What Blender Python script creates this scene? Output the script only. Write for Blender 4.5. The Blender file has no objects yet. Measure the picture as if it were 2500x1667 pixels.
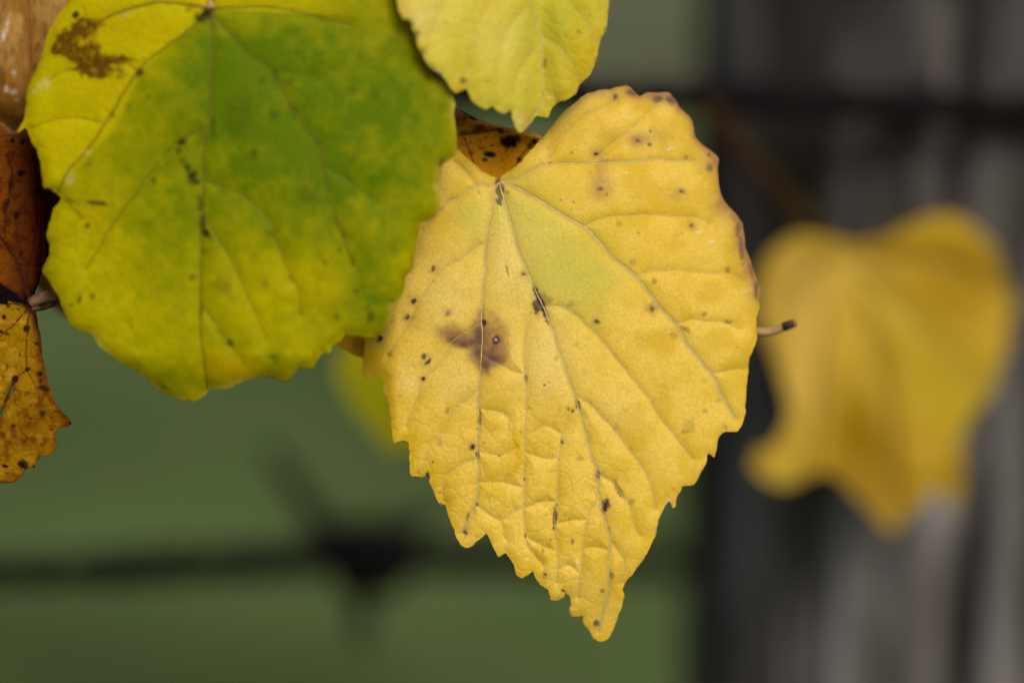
import bpy, math, random
import numpy as np
from mathutils import Vector, Matrix

# ------------------------------------------------------------------ camera, sky, sun, exposure
scene = bpy.context.scene
col = scene.collection
LENS, SENSOR, PW, PH = 100.0, 36.0, 2500.0, 1667.0
CAM_Z, PITCH, FOCUS = 1.10, math.radians(-9.0), 0.500
cam_data = bpy.data.cameras.new('camera')
cam = bpy.data.objects.new('camera', cam_data)
col.objects.link(cam)
cam.location = (0, 0, CAM_Z)
cam.rotation_euler = (math.radians(90) + PITCH, 0, 0)
cam_data.lens, cam_data.sensor_width = LENS, SENSOR
cam_data.clip_start, cam_data.clip_end = 0.02, 3000
cam_data.dof.use_dof = True
cam_data.dof.focus_distance = FOCUS
cam_data.dof.aperture_fstop = 3.2
scene.camera = cam
CM = Matrix.Translation(cam.location) @ cam.rotation_euler.to_matrix().to_4x4()
CR = np.array(CM.to_3x3()); CT = np.array(CM.translation)
K = SENSOR / LENS / PW                       # metres per photo pixel per metre of distance

SUN_EL, SUN_AZ = math.radians(37), math.radians(163)    # behind the camera, a touch to the right
world = bpy.data.worlds.new('World'); scene.world = world; world.use_nodes = True
wn = world.node_tree.nodes; wl = world.node_tree.links
sky = wn.new('ShaderNodeTexSky'); sky.sky_type = 'NISHITA'; sky.sun_disc = False
sky.sun_elevation = SUN_EL; sky.sun_rotation = SUN_AZ
sky.air_density = 1.0; sky.dust_density = 4.0; sky.ozone_density = 1.0
wn['Background'].inputs[1].default_value = 0.08
wl.new(sky.outputs[0], wn['Background'].inputs[0])
sun_data = bpy.data.lights.new('sun', 'SUN'); sun_data.energy = 1.5; sun_data.angle = math.radians(22)
sun_data.color = (1.0, 0.965, 0.90)
sun = bpy.data.objects.new('sun', sun_data); col.objects.link(sun)
sd = Vector((math.sin(SUN_AZ) * math.cos(SUN_EL), math.cos(SUN_AZ) * math.cos(SUN_EL), math.sin(SUN_EL)))
sun.rotation_euler = sd.to_track_quat('Z', 'Y').to_euler(); sun.location = (0, 0, 30)
vs = scene.view_settings
vs.view_transform = 'Standard'; vs.look = 'None'; vs.gamma = 1.0; vs.use_curve_mapping = False
vs.exposure = 0.52
scene.render.engine = 'CYCLES'
scene.cycles.use_denoising = True
scene.cycles.max_bounces = 8
scene.cycles.transparent_max_bounces = 8

# ------------------------------------------------------------------ helpers
def at(x, y, d):
    """photo pixel + distance along the view axis -> point in the place"""
    x = np.asarray(x, float); y = np.asarray(y, float); d = np.asarray(d, float)
    c = np.stack([(x - PW / 2) * K * d, -(y - PH / 2) * K * d, -d], -1)
    return c @ CR.T + CT

def tag(o, label=None, cat=None, group=None, kind=None):
    if label: o['label'] = label
    if cat: o['category'] = cat
    if group: o['group'] = group
    if kind: o['kind'] = kind
    return o

def empty(name, loc):
    o = bpy.data.objects.new(name, None); col.objects.link(o)
    o.location = Vector(loc); o.empty_display_size = 0.01
    return o

def link_mesh(name, verts, faces, mat, parent=None, smooth=True):
    v = np.asarray(verts, float)
    if parent is not None:
        p = parent; off = np.zeros(3)
        while p is not None:
            off = off + np.array(p.location); p = p.parent
        v = v - off
    me = bpy.data.meshes.new(name)
    me.from_pydata(v.tolist(), [], faces)
    if smooth: me.polygons.foreach_set('use_smooth', np.ones(len(me.polygons), bool))
    me.materials.append(mat)
    o = bpy.data.objects.new(name, me); col.objects.link(o)
    if parent is not None: o.parent = parent
    return o

def tube(pts, rad, seg=6, cap=True, wob=0.0, rng=None):
    """tapered tube along points; returns verts, faces"""
    P = np.asarray(pts, float); n = len(P)
    rad = np.broadcast_to(np.asarray(rad, float), (n,))
    T = np.gradient(P, axis=0); T /= np.linalg.norm(T, axis=1)[:, None] + 1e-12
    up = np.array([0.13, 0.31, 0.94]); up = up / np.linalg.norm(up)
    if abs(T[0] @ up) > 0.9: up = np.array([0.9, 0.3, 0.1])
    V = []; u = None
    for i in range(n):
        if u is None: u = np.cross(T[i], up)
        u = u - T[i] * (u @ T[i]); u /= np.linalg.norm(u); w = np.cross(T[i], u)
        for k in range(seg):
            a = 2 * math.pi * k / seg
            r = rad[i] * (1 + (rng.uniform(-wob, wob) if wob else 0))
            V.append(P[i] + r * (math.cos(a) * u + math.sin(a) * w))
    F = []
    for i in range(n - 1):
        for k in range(seg):
            k2 = (k + 1) % seg
            F.append((i * seg + k, i * seg + k2, (i + 1) * seg + k2, (i + 1) * seg + k))
    if cap:
        F.append(tuple(range(seg))[::-1]); F.append(tuple((n - 1) * seg + k for k in range(seg)))
    return V, F

def smooth_path(pts, step):
    """Catmull-Rom through the points, resampled at about the given step"""
    P = np.asarray(pts, float)
    Q = np.vstack([2 * P[0] - P[1], P, 2 * P[-1] - P[-2]]); out = []
    for i in range(1, len(Q) - 2):
        n = max(1, int(np.linalg.norm(Q[i + 1] - Q[i]) / step))
        t = (np.arange(n) / n)[:, None]
        a, b, c, d = Q[i - 1], Q[i], Q[i + 1], Q[i + 2]
        out.append(0.5 * (2 * b + (c - a) * t + (2 * a - 5 * b + 4 * c - d) * t ** 2 + (3 * b - a - 3 * c + d) * t ** 3))
    out.append(P[-1:])
    return np.vstack(out)

def closed_path(pts, step, tension=0.55):
    P = np.asarray(pts, float); n = len(P); out = []
    for i in range(n):
        a, b, c, d = P[i - 1], P[i], P[(i + 1) % n], P[(i + 2) % n]
        m = max(1, int(np.linalg.norm(c - b) / step)); t = (np.arange(m) / m)[:, None]
        m0, m1 = (c - a) * 0.5 * tension, (d - b) * 0.5 * tension
        out.append((2 * t**3 - 3 * t**2 + 1) * b + (t**3 - 2 * t**2 + t) * m0 + (-2 * t**3 + 3 * t**2) * c + (t**3 - t**2) * m1)
    return np.vstack(out)

def vnoise(X, Y, s, seed):
    tab = np.random.RandomState(seed).rand(256, 256)
    x = X / s + 1000; y = Y / s + 1000
    xi = np.floor(x).astype(int); yi = np.floor(y).astype(int)
    fx = x - xi; fy = y - yi; fx = fx * fx * (3 - 2 * fx); fy = fy * fy * (3 - 2 * fy)
    g = lambda a, b: tab[a % 256, b % 256]
    return (g(xi, yi) * (1 - fx) + g(xi + 1, yi) * fx) * (1 - fy) + (g(xi, yi + 1) * (1 - fx) + g(xi + 1, yi + 1) * fx) * fy

def fbm(X, Y, s, seed, n=4):
    r = 0; w = 0
    for i in range(n):
        r = r + vnoise(X, Y, s / 2 ** i, seed + i) * 0.5 ** i; w += 0.5 ** i
    return r / w

def worley(X, Y, s, seed):
    """F1, F2 - F1 of a jittered cell pattern"""
    R = np.random.RandomState(seed); tx = R.rand(128, 128); ty = R.rand(128, 128)
    x = X / s + 500; y = Y / s + 500; xi = np.floor(x).astype(int); yi = np.floor(y).astype(int)
    f1 = np.full(X.shape, 9.0); f2 = f1.copy()
    for dx in (-1, 0, 1):
        for dy in (-1, 0, 1):
            a = xi + dx; b = yi + dy
            d = np.hypot(a + tx[a % 128, b % 128] - x, b + ty[a % 128, b % 128] - y)
            f2 = np.where(d < f1, f1, np.minimum(f2, d)); f1 = np.minimum(f1, d)
    return f1, f2 - f1

def sstep(a, b, x):
    t = np.clip((x - a) / (b - a), 0, 1)
    return t * t * (3 - 2 * t)

def splat(gx, gy, pts, R):
    """distance from each grid node to the nearest sample, capped at R"""
    D = np.full((len(gy), len(gx)), float(R)); st = gx[1] - gx[0]; w = int(R / st) + 2
    for x, y in pts:
        i = int((x - gx[0]) / st); j = int((y - gy[0]) / st)
        a, b, c, d = max(0, i - w), min(len(gx), i + w + 1), max(0, j - w), min(len(gy), j + w + 1)
        if a >= b or c >= d: continue
        dd = np.hypot(gx[None, a:b] - x, gy[c:d, None] - y)
        np.minimum(D[c:d, a:b], dd, out=D[c:d, a:b])
    return D

def lin(r, g, b):
    f = lambda c: c / 12.92 if c <= 0.04045 else ((c + 0.055) / 1.055) ** 2.4
    return (f(r / 255), f(g / 255), f(b / 255), 1.0)

# ------------------------------------------------------------------ materials
class NT:
    def __init__(s, name):
        s.m = bpy.data.materials.new(name); s.m.use_nodes = True
        s.n = s.m.node_tree.nodes; s.l = s.m.node_tree.links
        s.b = s.n['Principled BSDF']; s.o = s.n['Material Output']
    def node(s, t, **kw):
        n = s.n.new(t)
        for k, v in kw.items(): setattr(n, k, v)
        return n
    def put(s, sock, v):
        if hasattr(v, 'is_linked') or isinstance(v, bpy.types.NodeSocket): s.l.new(v, sock)
        else: sock.default_value = v
    def math(s, op, a, b=0.0, clamp=False):
        n = s.node('ShaderNodeMath', operation=op, use_clamp=clamp); s.put(n.inputs[0], a); s.put(n.inputs[1], b); return n.outputs[0]
    def mix(s, f, a, b, mode='MIX'):
        n = s.node('ShaderNodeMix', data_type='RGBA', blend_type=mode)
        s.put(n.inputs['Factor'], f); s.put(n.inputs[6], a); s.put(n.inputs[7], b); return n.outputs[2]
    def coord(s, scale=(1, 1, 1)):
        t = s.node('ShaderNodeTexCoord'); m = s.node('ShaderNodeMapping'); m.inputs['Scale'].default_value = scale
        s.l.new(t.outputs['Object'], m.inputs[0]); return m.outputs[0]
    def noise(s, co, scale, detail=3, rough=0.55):
        n = s.node('ShaderNodeTexNoise'); s.put(n.inputs['Vector'], co); n.inputs['Scale'].default_value = scale
        n.inputs['Detail'].default_value = detail; n.inputs['Roughness'].default_value = rough; return n.outputs[0]
    def ramp(s, f, a, b):
        n = s.node('ShaderNodeMapRange'); n.clamp = True; s.put(n.inputs[0], f)
        n.inputs[1].default_value = a; n.inputs[2].default_value = b; return n.outputs[0]

def leaf_material(name, base, base2, green, brown, dark, vein, sat, pale, trans=0.25, rough=0.5, fine=1.0, spec=0.12):
    t = NT(name)
    a1 = t.node('ShaderNodeAttribute', attribute_name='mask_a'); a2 = t.node('ShaderNodeAttribute', attribute_name='mask_b')
    s1 = t.node('ShaderNodeSeparateColor'); t.l.new(a1.outputs['Color'], s1.inputs[0])
    s2 = t.node('ShaderNodeSeparateColor'); t.l.new(a2.outputs['Color'], s2.inputs[0])
    G, B, D, W = s1.outputs[0], s1.outputs[1], s1.outputs[2], a1.outputs['Alpha']
    V, S, P, N = s2.outputs[0], s2.outputs[1], s2.outputs[2], a2.outputs['Alpha']
    co = t.coord()
    grain = t.noise(co, 2200, 3, 0.65); mid = t.noise(co, 330, 4, 0.6)
    vor = t.node('ShaderNodeTexVoronoi', feature='DISTANCE_TO_EDGE'); t.put(vor.inputs['Vector'], co); vor.inputs['Scale'].default_value = 1050
    cell = t.ramp(vor.outputs['Distance'], 0.0, 0.10)                   # 0 on the finest veinlets
    c = t.mix(N, base, base2)
    c = t.mix(t.math('MULTIPLY', t.ramp(mid, 0.35, 0.75), 0.35), c, base2)
    c = t.mix(G, c, green)
    c = t.mix(S, c, sat)
    c = t.mix(P, c, pale)
    c = t.mix(t.math('MULTIPLY', t.math('SUBTRACT', 1.0, cell), 0.34 * fine), c, vein)
    c = t.mix(V, c, vein)
    c = t.mix(B, c, brown)
    c = t.mix(D, c, dark)
    c = t.mix(W, c, (0.8, 0.78, 0.68, 1))
    g = t.math('ADD', t.math('MULTIPLY', t.ramp(grain, 0.3, 0.7), 0.14 * fine), 1.0 - 0.08 * fine)
    gm = t.node('ShaderNodeVectorMath', operation='SCALE'); t.put(gm.inputs[0], c); t.put(gm.inputs['Scale'], g); c = gm.outputs[0]
    bmp = t.node('ShaderNodeBump'); bmp.inputs['Strength'].default_value = 0.3 * fine; bmp.inputs['Distance'].default_value = 0.00012
    t.put(bmp.inputs['Height'], t.math('ADD', t.math('MULTIPLY', cell, 0.7), t.math('MULTIPLY', grain, 0.35)))
    t.put(t.b.inputs['Base Color'], c); t.put(t.b.inputs['Normal'], bmp.outputs[0])
    t.b.inputs['Roughness'].default_value = rough; t.b.inputs['Specular IOR Level'].default_value = spec
    tr = t.node('ShaderNodeBsdfTranslucent'); t.put(tr.inputs[0], c)
    ms = t.node('ShaderNodeMixShader'); ms.inputs[0].default_value = trans
    t.l.new(t.b.outputs[0], ms.inputs[1]); t.l.new(tr.outputs[0], ms.inputs[2]); t.l.new(ms.outputs[0], t.o.inputs[0])
    return t.m

def plain_material(name, c1, c2, scale, stretch=(1, 1, 1), rough=0.7, bump=0.0, dist=0.001, lo=0.35, hi=0.65, spec=0.3, detail=5):
    t = NT(name); co = t.coord(stretch); n = t.noise(co, scale, detail, 0.6)
    t.put(t.b.inputs['Base Color'], t.mix(t.ramp(n, lo, hi), c1, c2))
    t.b.inputs['Roughness'].default_value = rough; t.b.inputs['Specular IOR Level'].default_value = spec
    if bump:
        b = t.node('ShaderNodeBump'); b.inputs['Strength'].default_value = bump; b.inputs['Distance'].default_value = dist
        t.put(b.inputs['Height'], n); t.put(t.b.inputs['Normal'], b.outputs[0])
    return t.m

# ------------------------------------------------------------------ the setting: field, track
def ground_material():
    t = NT('grass_ground'); co = t.coord()
    big = t.noise(co, 0.8, 2, 0.5); sm = t.noise(co, 9, 5, 0.65)
    c = t.mix(t.ramp(big, 0.38, 0.62), lin(42, 56, 20), lin(100, 120, 66))
    c = t.mix(t.math('MULTIPLY', t.ramp(sm, 0.45, 0.75), 0.5), c, lin(74, 72, 38))
    t.put(t.b.inputs['Base Color'], c); t.b.inputs['Roughness'].default_value = 0.9; t.b.inputs['Specular IOR Level'].default_value = 0.1
    b = t.node('ShaderNodeBump'); b.inputs['Strength'].default_value = 0.6; b.inputs['Distance'].default_value = 0.05
    t.put(b.inputs['Height'], sm); t.put(t.b.inputs['Normal'], b.outputs[0])
    return t.m
gm = ground_material()
N = 60
ax = np.sign(np.linspace(-1, 1, N)) * np.abs(np.linspace(-1, 1, N)) ** 3 * 900
GX, GY = np.meshgrid(ax, ax)
GZ = np.where(np.hypot(GX, GY) > 6, (fbm(GX, GY, 25, 5) - 0.5) * 0.25, 0.0)
gv = np.stack([GX.ravel(), GY.ravel(), GZ.ravel()], -1)
gf = [(j * N + i, j * N + i + 1, (j + 1) * N + i + 1, (j + 1) * N + i) for j in range(N - 1) for i in range(N - 1)]
tag(link_mesh('ground', gv, gf, gm), kind='structure')
# a pale gravel farm track crosses the field farther out
pm = plain_material('gravel_track', lin(74, 76, 44), lin(116, 108, 76), 1.2, rough=0.95, bump=0.4, dist=0.02)
xs = np.linspace(-60, 60, 61); pv = []; 
for x in xs:
    y = 14 + 0.6 * math.sin(x * 0.13)
    pv += [(x, y, 0.155), (x, y + 12, 0.155)]
pf = [(2 * i, 2 * i + 2, 2 * i + 3, 2 * i + 1) for i in range(60)]
tag(link_mesh('path', pv, pf, pm), kind='structure')
# meadow grass round the fence and across the part of the field in view
rng = random.Random(4); V = []; F = []
for i in range(9000):
    y = 0.9 + 15 * rng.random() ** 1.3; x = (rng.random() - 0.5) * (2.5 + y * 0.9)
    h = rng.uniform(0.05, 0.16); a = rng.uniform(0, 6.283); w = 0.004; lx, ly = rng.gauss(0, .05), rng.gauss(0, .05)
    ca, sa = math.cos(a) * w, math.sin(a) * w; k = len(V)
    V += [(x - ca, y - sa, -0.05), (x + ca, y + sa, -0.05), (x + lx * .4 + ca * .8, y + ly * .4 + sa * .8, h * .6), (x + lx * .4 - ca * .8, y + ly * .4 - sa * .8, h * .6), (x + lx, y + ly, h)]
    F += [(k, k + 1, k + 2, k + 3), (k + 3, k + 2, k + 4)]
grm = plain_material('meadow_grass', lin(60, 78, 32), lin(92, 102, 52), 3, rough=0.7, lo=0.3, hi=0.7)
tag(link_mesh('grass', V, F, grm), 'short green meadow grass covering the field behind the fence', 'grass', kind='stuff')

# ------------------------------------------------------------------ fence post (weathered, split wood)
def post_material():
    t = NT('weathered_wood'); co = t.coord((1, 1, 0.11)); co2 = t.coord((1, 1, 0.45))
    n1 = t.noise(co, 48, 5, 0.6); n2 = t.noise(co2, 38, 4, 0.55); n3 = t.noise(co, 260, 4, 0.6)
    a = t.node('ShaderNodeAttribute', attribute_name='dark_tone')
    c = t.mix(t.ramp(n1, 0.38, 0.62), lin(50, 46, 44), lin(138, 134, 134))
    c = t.mix(t.math('MULTIPLY', t.ramp(n2, 0.45, 0.65), 0.75), c, lin(50, 44, 38))
    c = t.mix(t.math('MULTIPLY', t.ramp(n3, 0.45, 0.75), 0.4), c, lin(40, 36, 34))
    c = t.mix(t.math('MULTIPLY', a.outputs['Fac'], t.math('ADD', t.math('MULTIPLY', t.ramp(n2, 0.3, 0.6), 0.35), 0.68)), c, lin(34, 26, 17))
    t.put(t.b.inputs['Base Color'], c); t.b.inputs['Roughness'].default_value = 0.85; t.b.inputs['Specular IOR Level'].default_value = 0.15
    b = t.node('ShaderNodeBump'); b.inputs['Strength'].default_value = 0.7; b.inputs['Distance'].default_value = 0.003
    t.put(b.inputs['Height'], n1); t.put(t.b.inputs['Normal'], b.outputs[0])
    return t.m
POST_R = 0.088
pc = at(2530, 830, 0.738); PCX, PCY = pc[0], pc[1]
fp = empty('fence_post', (PCX, PCY, 0)); tag(fp, 'weathered grey wooden fence post with dark cracks and upright grain', 'post')
NA, NZ = 300, 90
zz = np.linspace(-0.25, 1.42, NZ); aa = np.linspace(0, 2 * math.pi, NA, endpoint=False)
A, Z = np.meshgrid(aa, zz)
arc = A * POST_R * 1000                                    # mm round the post
def wrapn(s, sz, seed):
    return fbm(np.cos(A) * POST_R * 1000 + 7 * np.sin(Z * 3), np.sin(A) * POST_R * 1000 + Z * 1000 * sz, s, seed, 4)
r = POST_R * (1 + 0.05 * np.sin(2 * A + 0.7) + 0.03 * np.sin(3 * A + 2)) + (wrapn(9, .05, 11) - .5) * 0.009 + (wrapn(30, .06, 17) - .5) * 0.012
# long drying cracks, as angle + height range (angle 270 deg faces the camera)
dark_tone = np.zeros_like(r)
cam_ang = 1.5 * math.pi
def post_angle(px, d=0.69):
    X = (px - PW / 2) * K * d - PCX
    return cam_ang + math.asin(max(-1, min(1, X / POST_R)))
def row_z(py): return float(at(0, py, 0.67)[2])
for px, y0, y1, w, dep in ((2318, 2600, 1230, .045, .016), (2452, 1420, 820, .05, .014), (2470, 2600, 1500, .02, .008), (1960, 2400, 1650, .02, .006),
                           (2235, 560, -900, .03, .01), (1870, 700, -500, .03, .007), (2150, 1000, 300, .025, .006), (1790, 1500, 900, .03, .006)):
    ac = post_angle(px) + 0.03 * np.sin(Z * 14 + px)
    da = np.abs(np.angle(np.exp(1j * (A - ac))))
    g = sstep(row_z(y0) - .05, row_z(y0), Z) * (1 - sstep(row_z(y1) - .01, row_z(y1) + .03, Z)) * np.exp(-(da / w) ** 2)
    r = r - dep * g; dark_tone = np.maximum(dark_tone, 0.85 * g)
# dark brown patches blended over the upper and left flank
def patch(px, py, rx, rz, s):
    global dark_tone
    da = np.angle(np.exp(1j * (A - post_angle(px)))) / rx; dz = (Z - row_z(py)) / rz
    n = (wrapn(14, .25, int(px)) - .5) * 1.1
    dark_tone = np.maximum(dark_tone, s * (1 - sstep(0.55, 1.25, np.hypot(da, dz) + n)))
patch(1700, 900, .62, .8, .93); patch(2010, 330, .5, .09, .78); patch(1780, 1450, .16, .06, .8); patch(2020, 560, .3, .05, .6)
pvv = np.stack([PCX + r * np.cos(A) + .025 * (Z - 1.0), PCY + r * np.sin(A), Z], -1).reshape(-1, 3)
pff = [(j * NA + i, j * NA + (i + 1) % NA, (j + 1) * NA + (i + 1) % NA, (j + 1) * NA + i) for j in range(NZ - 1) for i in range(NA)]
pvv = np.vstack([pvv, [[PCX, PCY, zz[-1] + .012]]]); top = len(pvv) - 1
pff += [((NZ - 1) * NA + i, (NZ - 1) * NA + (i + 1) % NA, top) for i in range(NA)]
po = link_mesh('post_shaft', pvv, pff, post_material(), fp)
at_s = po.data.attributes.new('dark_tone', 'FLOAT', 'POINT'); at_s.data.foreach_set('value', np.append(np.clip(dark_tone, 0, 1).ravel(), 0).astype(np.float32))

# ------------------------------------------------------------------ barbed wire
wire_m = plain_material('rusty_wire', lin(8, 6, 9), lin(18, 13, 13), 220, rough=0.8, spec=.12, bump=0.3, dist=0.0004)
def barbed_wire(path, strand_r, barbs, label):
    P = smooth_path(path, 0.006); root = empty('barbed_wire', P[0])
    tag(root, label, 'wire', 'barbed fence wires')
    s = np.cumsum(np.r_[0, np.linalg.norm(np.diff(P, axis=0), axis=1)])
    T = np.gradient(P, axis=0); T /= np.linalg.norm(T, axis=1)[:, None]
    U = np.cross(T, [0, 0, 1.0]); U /= np.linalg.norm(U, axis=1)[:, None]; W = np.cross(U, T)
    for ph in (0, math.pi):
        a = s * 2 * math.pi / 0.021 + ph
        Q = P + strand_r * 1.0 * (np.cos(a)[:, None] * U + np.sin(a)[:, None] * W)
        v, f = tube(Q, strand_r, 7); link_mesh('strand', v, f, wire_m, root)
    for frac_pt, dirs in barbs:
        i = int(np.argmin(np.linalg.norm(P - frac_pt, axis=1)))
        b = np.linspace(0, 2 * math.pi * 3.6, 80)
        rr = strand_r * 2.6
        C = P[i] + np.outer(np.linspace(-1, 1, 80) * strand_r * 3.0, T[i]) + rr * (np.cos(b)[:, None] * U[i] + np.sin(b)[:, None] * W[i])
        v, f = tube(C, strand_r * .85, 7); bo = link_mesh('barb', v, f, wire_m, root)
        for k, (dv, ln) in enumerate(dirs):
            dv = np.array(CR @ np.array(dv)); dv /= np.linalg.norm(dv)
            st = P[i] + T[i] * strand_r * (-3 + 2 * k)
            q = np.linspace(0, 1, 8)[:, None]
            L = st + dv * ln * q
            v, f = tube(L, np.r_[np.linspace(strand_r * 1.3, strand_r * .8, 6), strand_r * .6, strand_r * .15], 7)
            link_mesh('barb_point', v, f, wire_m, bo)
    return root
lowpts = [at(-1500, 1405, .64), at(0, 1388, .695), at(500, 1374, .71), at(905, 1362, .72), at(1300, 1362, .76), at(1700, 1366, .82), at(2300, 1372, .865), at(3600, 1380, .93)]
barbed_wire(lowpts, 0.0029, [(at(905, 1362, .72), [((-.62, .95, -.1), .036), ((.03, -1, .1), .0235), ((.75, .62, -.6), .022), ((-.6, -.62, -.75), .020)])],
            'lower rusty barbed wire with a four-pointed barb, passing behind the wooden post')
tp = [at(-1200, 150, .60), at(0, 190, .615), at(1400, 226, .635), at(1900, 243, .6395), at(2250, 262, .637), at(2500, 270, .6355), at(3200, 290, .6395), at(4600, 330, .68)]
barbed_wire(tp, 0.0026, [(at(3300, 293, .6405), [((-.6, .8, .1), .022), ((.3, -1, .2), .022), ((.6, .7, .3), .022), ((-.4, -.9, .3), .022)])],
            'upper rusty barbed wire stapled across the front of the wooden post')
q = np.linspace(0, math.pi, 14)
stc = at(2250, 262, .6365)
S = np.array([stc + CR @ np.array([0.0012 * math.cos(0), 0, 0]) * 0 + CR @ np.array([0.003 * math.sin(0) + .002 * math.cos(a), .0055 * math.cos(a), .0045 * math.sin(a) - .002]) for a in q])
S = np.vstack([S[0] + CR @ np.array([0, 0, -.03]), S, S[-1] + CR @ np.array([0, 0, -.03])])
v, f = tube(S, .0016, 7); link_mesh('wire_staple', v, f, wire_m, fp)

# ------------------------------------------------------------------ vine cane above, carrying the leaf stalks
bark = plain_material('vine_bark', lin(92, 70, 52), lin(134, 104, 78), 90, (1, 1, .4), rough=0.85, bump=0.6, dist=0.001)
stalk_m = plain_material('leaf_stalk', lin(150, 118, 78), lin(178, 146, 104), 260, rough=0.6, bump=0.3, dist=0.0003)
stalk_dark = plain_material('dry_stalk', lin(66, 42, 30), lin(120, 88, 62), 420, rough=0.8, bump=0.5, dist=0.0004, lo=.4, hi=.6)
CANE = [at(-1300, -700, .56), at(-400, -560, .535), at(300, -480, .525), at(900, -430, .53), at(1500, -380, .55), at(2100, -330, .60), at(2700, -150, .635), at(3300, 250, .645), at(3900, 330, .64)]
CP = smooth_path(CANE, .012); rg = random.Random(8)
v, f = tube(CP, .0042 + .0008 * np.sin(np.arange(len(CP)) * .7), 10, wob=.06, rng=rg)
cane = empty('vine_cane', CP[0]); tag(cane, 'brown vine cane carrying the leaf stalks and hooked onto the upper wire', 'vine')
link_mesh('cane_stem', v, f, bark, cane)
def cane_at(x): return CP[int(np.argmin(np.abs((CP - CT) @ CR[:, 0] / np.abs((CP - CT) @ CR[:, 2]) - (x - PW / 2) * K)))]

# ------------------------------------------------------------------ leaf builder
ONE = lambda X, Y: 1.0
def build_leaf(label, outline, D, dz, step, mat, vein_mat, veins=(), paint=None, petiole=None, pet_mat=None, pet_r=(.0009, .0011), base=None,
               holes=(), quilt=.5, quilt_w=26., tert=.10, rough_edge=1.5, thick=.00022, edge_curl=0.0, seed=1, group='autumn vine leaves', pet_tip=None, tert_mask=ONE):
    O = closed_path(outline, 1.5)
    if rough_edge:
        nv = np.gradient(O, axis=0); nv = np.stack([nv[:, 1], -nv[:, 0]], -1); nv /= np.linalg.norm(nv, axis=1)[:, None] + 1e-9
        s = np.arange(len(O)) * 1.5
        w = (fbm(s, s * 0, 14, seed + 40, 3) - .5) * 2 * rough_edge
        w[-20:] *= np.linspace(1, 0, 20); w[:20] *= np.linspace(0, 1, 20)
        O = O + nv * w[:, None]
    pad = 4 * step
    gx = np.arange(O[:, 0].min() - pad, O[:, 0].max() + pad, step); gy = np.arange(O[:, 1].min() - pad, O[:, 1].max() + pad, step)
    X, Y = np.meshgrid(gx, gy)
    inside = np.zeros(X.shape, bool)
    x0, y0 = O[:, 0], O[:, 1]; x1, y1 = np.roll(x0, -1), np.roll(y0, -1)
    for j, yy in enumerate(gy):
        m = (y0 <= yy) != (y1 <= yy)
        c = np.sort(x0[m] + (yy - y0[m]) / (y1[m] - y0[m]) * (x1[m] - x0[m]))
        inside[j] = (np.searchsorted(c, gx) % 2) == 1
    ER = 60.0
    E = splat(gx, gy, O, ER)
    sdf = np.where(inside, E, -E)
    for hx, hy, ha, hb, ang in holes:
        ca, sa = math.cos(ang), math.sin(ang); u = (X - hx) * ca + (Y - hy) * sa; w = -(X - hx) * sa + (Y - hy) * ca
        sdf = np.minimum(sdf, (np.hypot(u / ha, w / hb) - 1) * min(ha, hb))
    # veins
    VR = 90.0; vd = np.full(X.shape, VR); vm = np.zeros(X.shape); paths = []
    for vdef in veins:
        pts, w0, w1 = vdef[0], vdef[1], vdef[2]
        P = smooth_path(pts, 3.0); P = P + (np.stack([fbm(P[:, 1], P[:, 0], 30, seed + 7), fbm(P[:, 0], P[:, 1], 30, seed + 9)], -1) - .5) * 5 * np.minimum(1, np.arange(len(P)) / 10)[:, None]
        paths.append((P, vdef)); d = splat(gx, gy, P, VR); vd = np.minimum(vd, d)
        wv = max(1.2, (w0 + w1) * .36)
        vm = np.maximum(vm, np.exp(-(d / (wv * 1.1)) ** 2) * vdef[3])
    # relief, millimetres towards the camera
    h = dz(X, Y)
    h = h + quilt * (1 - np.exp(-vd / quilt_w)) * (0.65 + 0.7 * fbm(X, Y, 120, seed + 3))
    f1, f21 = worley(X + 22 * (fbm(X, Y, 40, seed + 5) - .5), Y + 22 * (fbm(X, Y, 40, seed + 6) - .5), 34, seed)
    tv = sstep(0, .22, f21); h = h + tert * tv * tert_mask(X, Y) + .35 * (fbm(X, Y, 90, seed + 12) - .5)
    tl = np.exp(-(f21 / .045) ** 2)
    e = np.clip(sdf, 0, ER)
    h = h - edge_curl * np.exp(-(e / 16) ** 1.5)
    fields = {k: np.zeros(X.shape) for k in 'GBDWVSPN'}
    fields['V'] = np.clip(vm + .10 * tl, 0, 1); fields['N'] = fbm(X, Y, 75, seed + 21)
    if paint: paint(X, Y, e, vd, fields)
    A1 = np.stack([fields[k] for k in 'GBDW'], -1).clip(0, 1); B1 = np.stack([fields[k] for k in 'VSPN'], -1).clip(0, 1)
    # marching squares on the leaf outline
    ins = sdf > 0; idx = np.full(X.shape, -1); jj, ii = np.nonzero(ins); idx[jj, ii] = np.arange(len(jj))
    data = np.concatenate([X[..., None], Y[..., None], h[..., None], A1, B1], -1)
    rows = [data[jj, ii]]; extra = []; cache = {}; nb = len(jj)
    full = ins[:-1, :-1] & ins[1:, :-1] & ins[:-1, 1:] & ins[1:, 1:]
    fj, fi = np.nonzero(full)
    faces = np.stack([idx[fj, fi], idx[fj + 1, fi], idx[fj + 1, fi + 1], idx[fj, fi + 1]], -1).tolist()
    some = (ins[:-1, :-1] | ins[1:, :-1] | ins[:-1, 1:] | ins[1:, 1:]) & ~full
    def cross(a, b):
        key = (a, b) if a < b else (b, a)
        if key not in cache:
            sa, sb = sdf[a], sdf[b]; t = min(.97, max(.03, sa / (sa - sb)))
            cache[key] = nb + len(extra); extra.append(data[a] * (1 - t) + data[b] * t)
        return cache[key]
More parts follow.
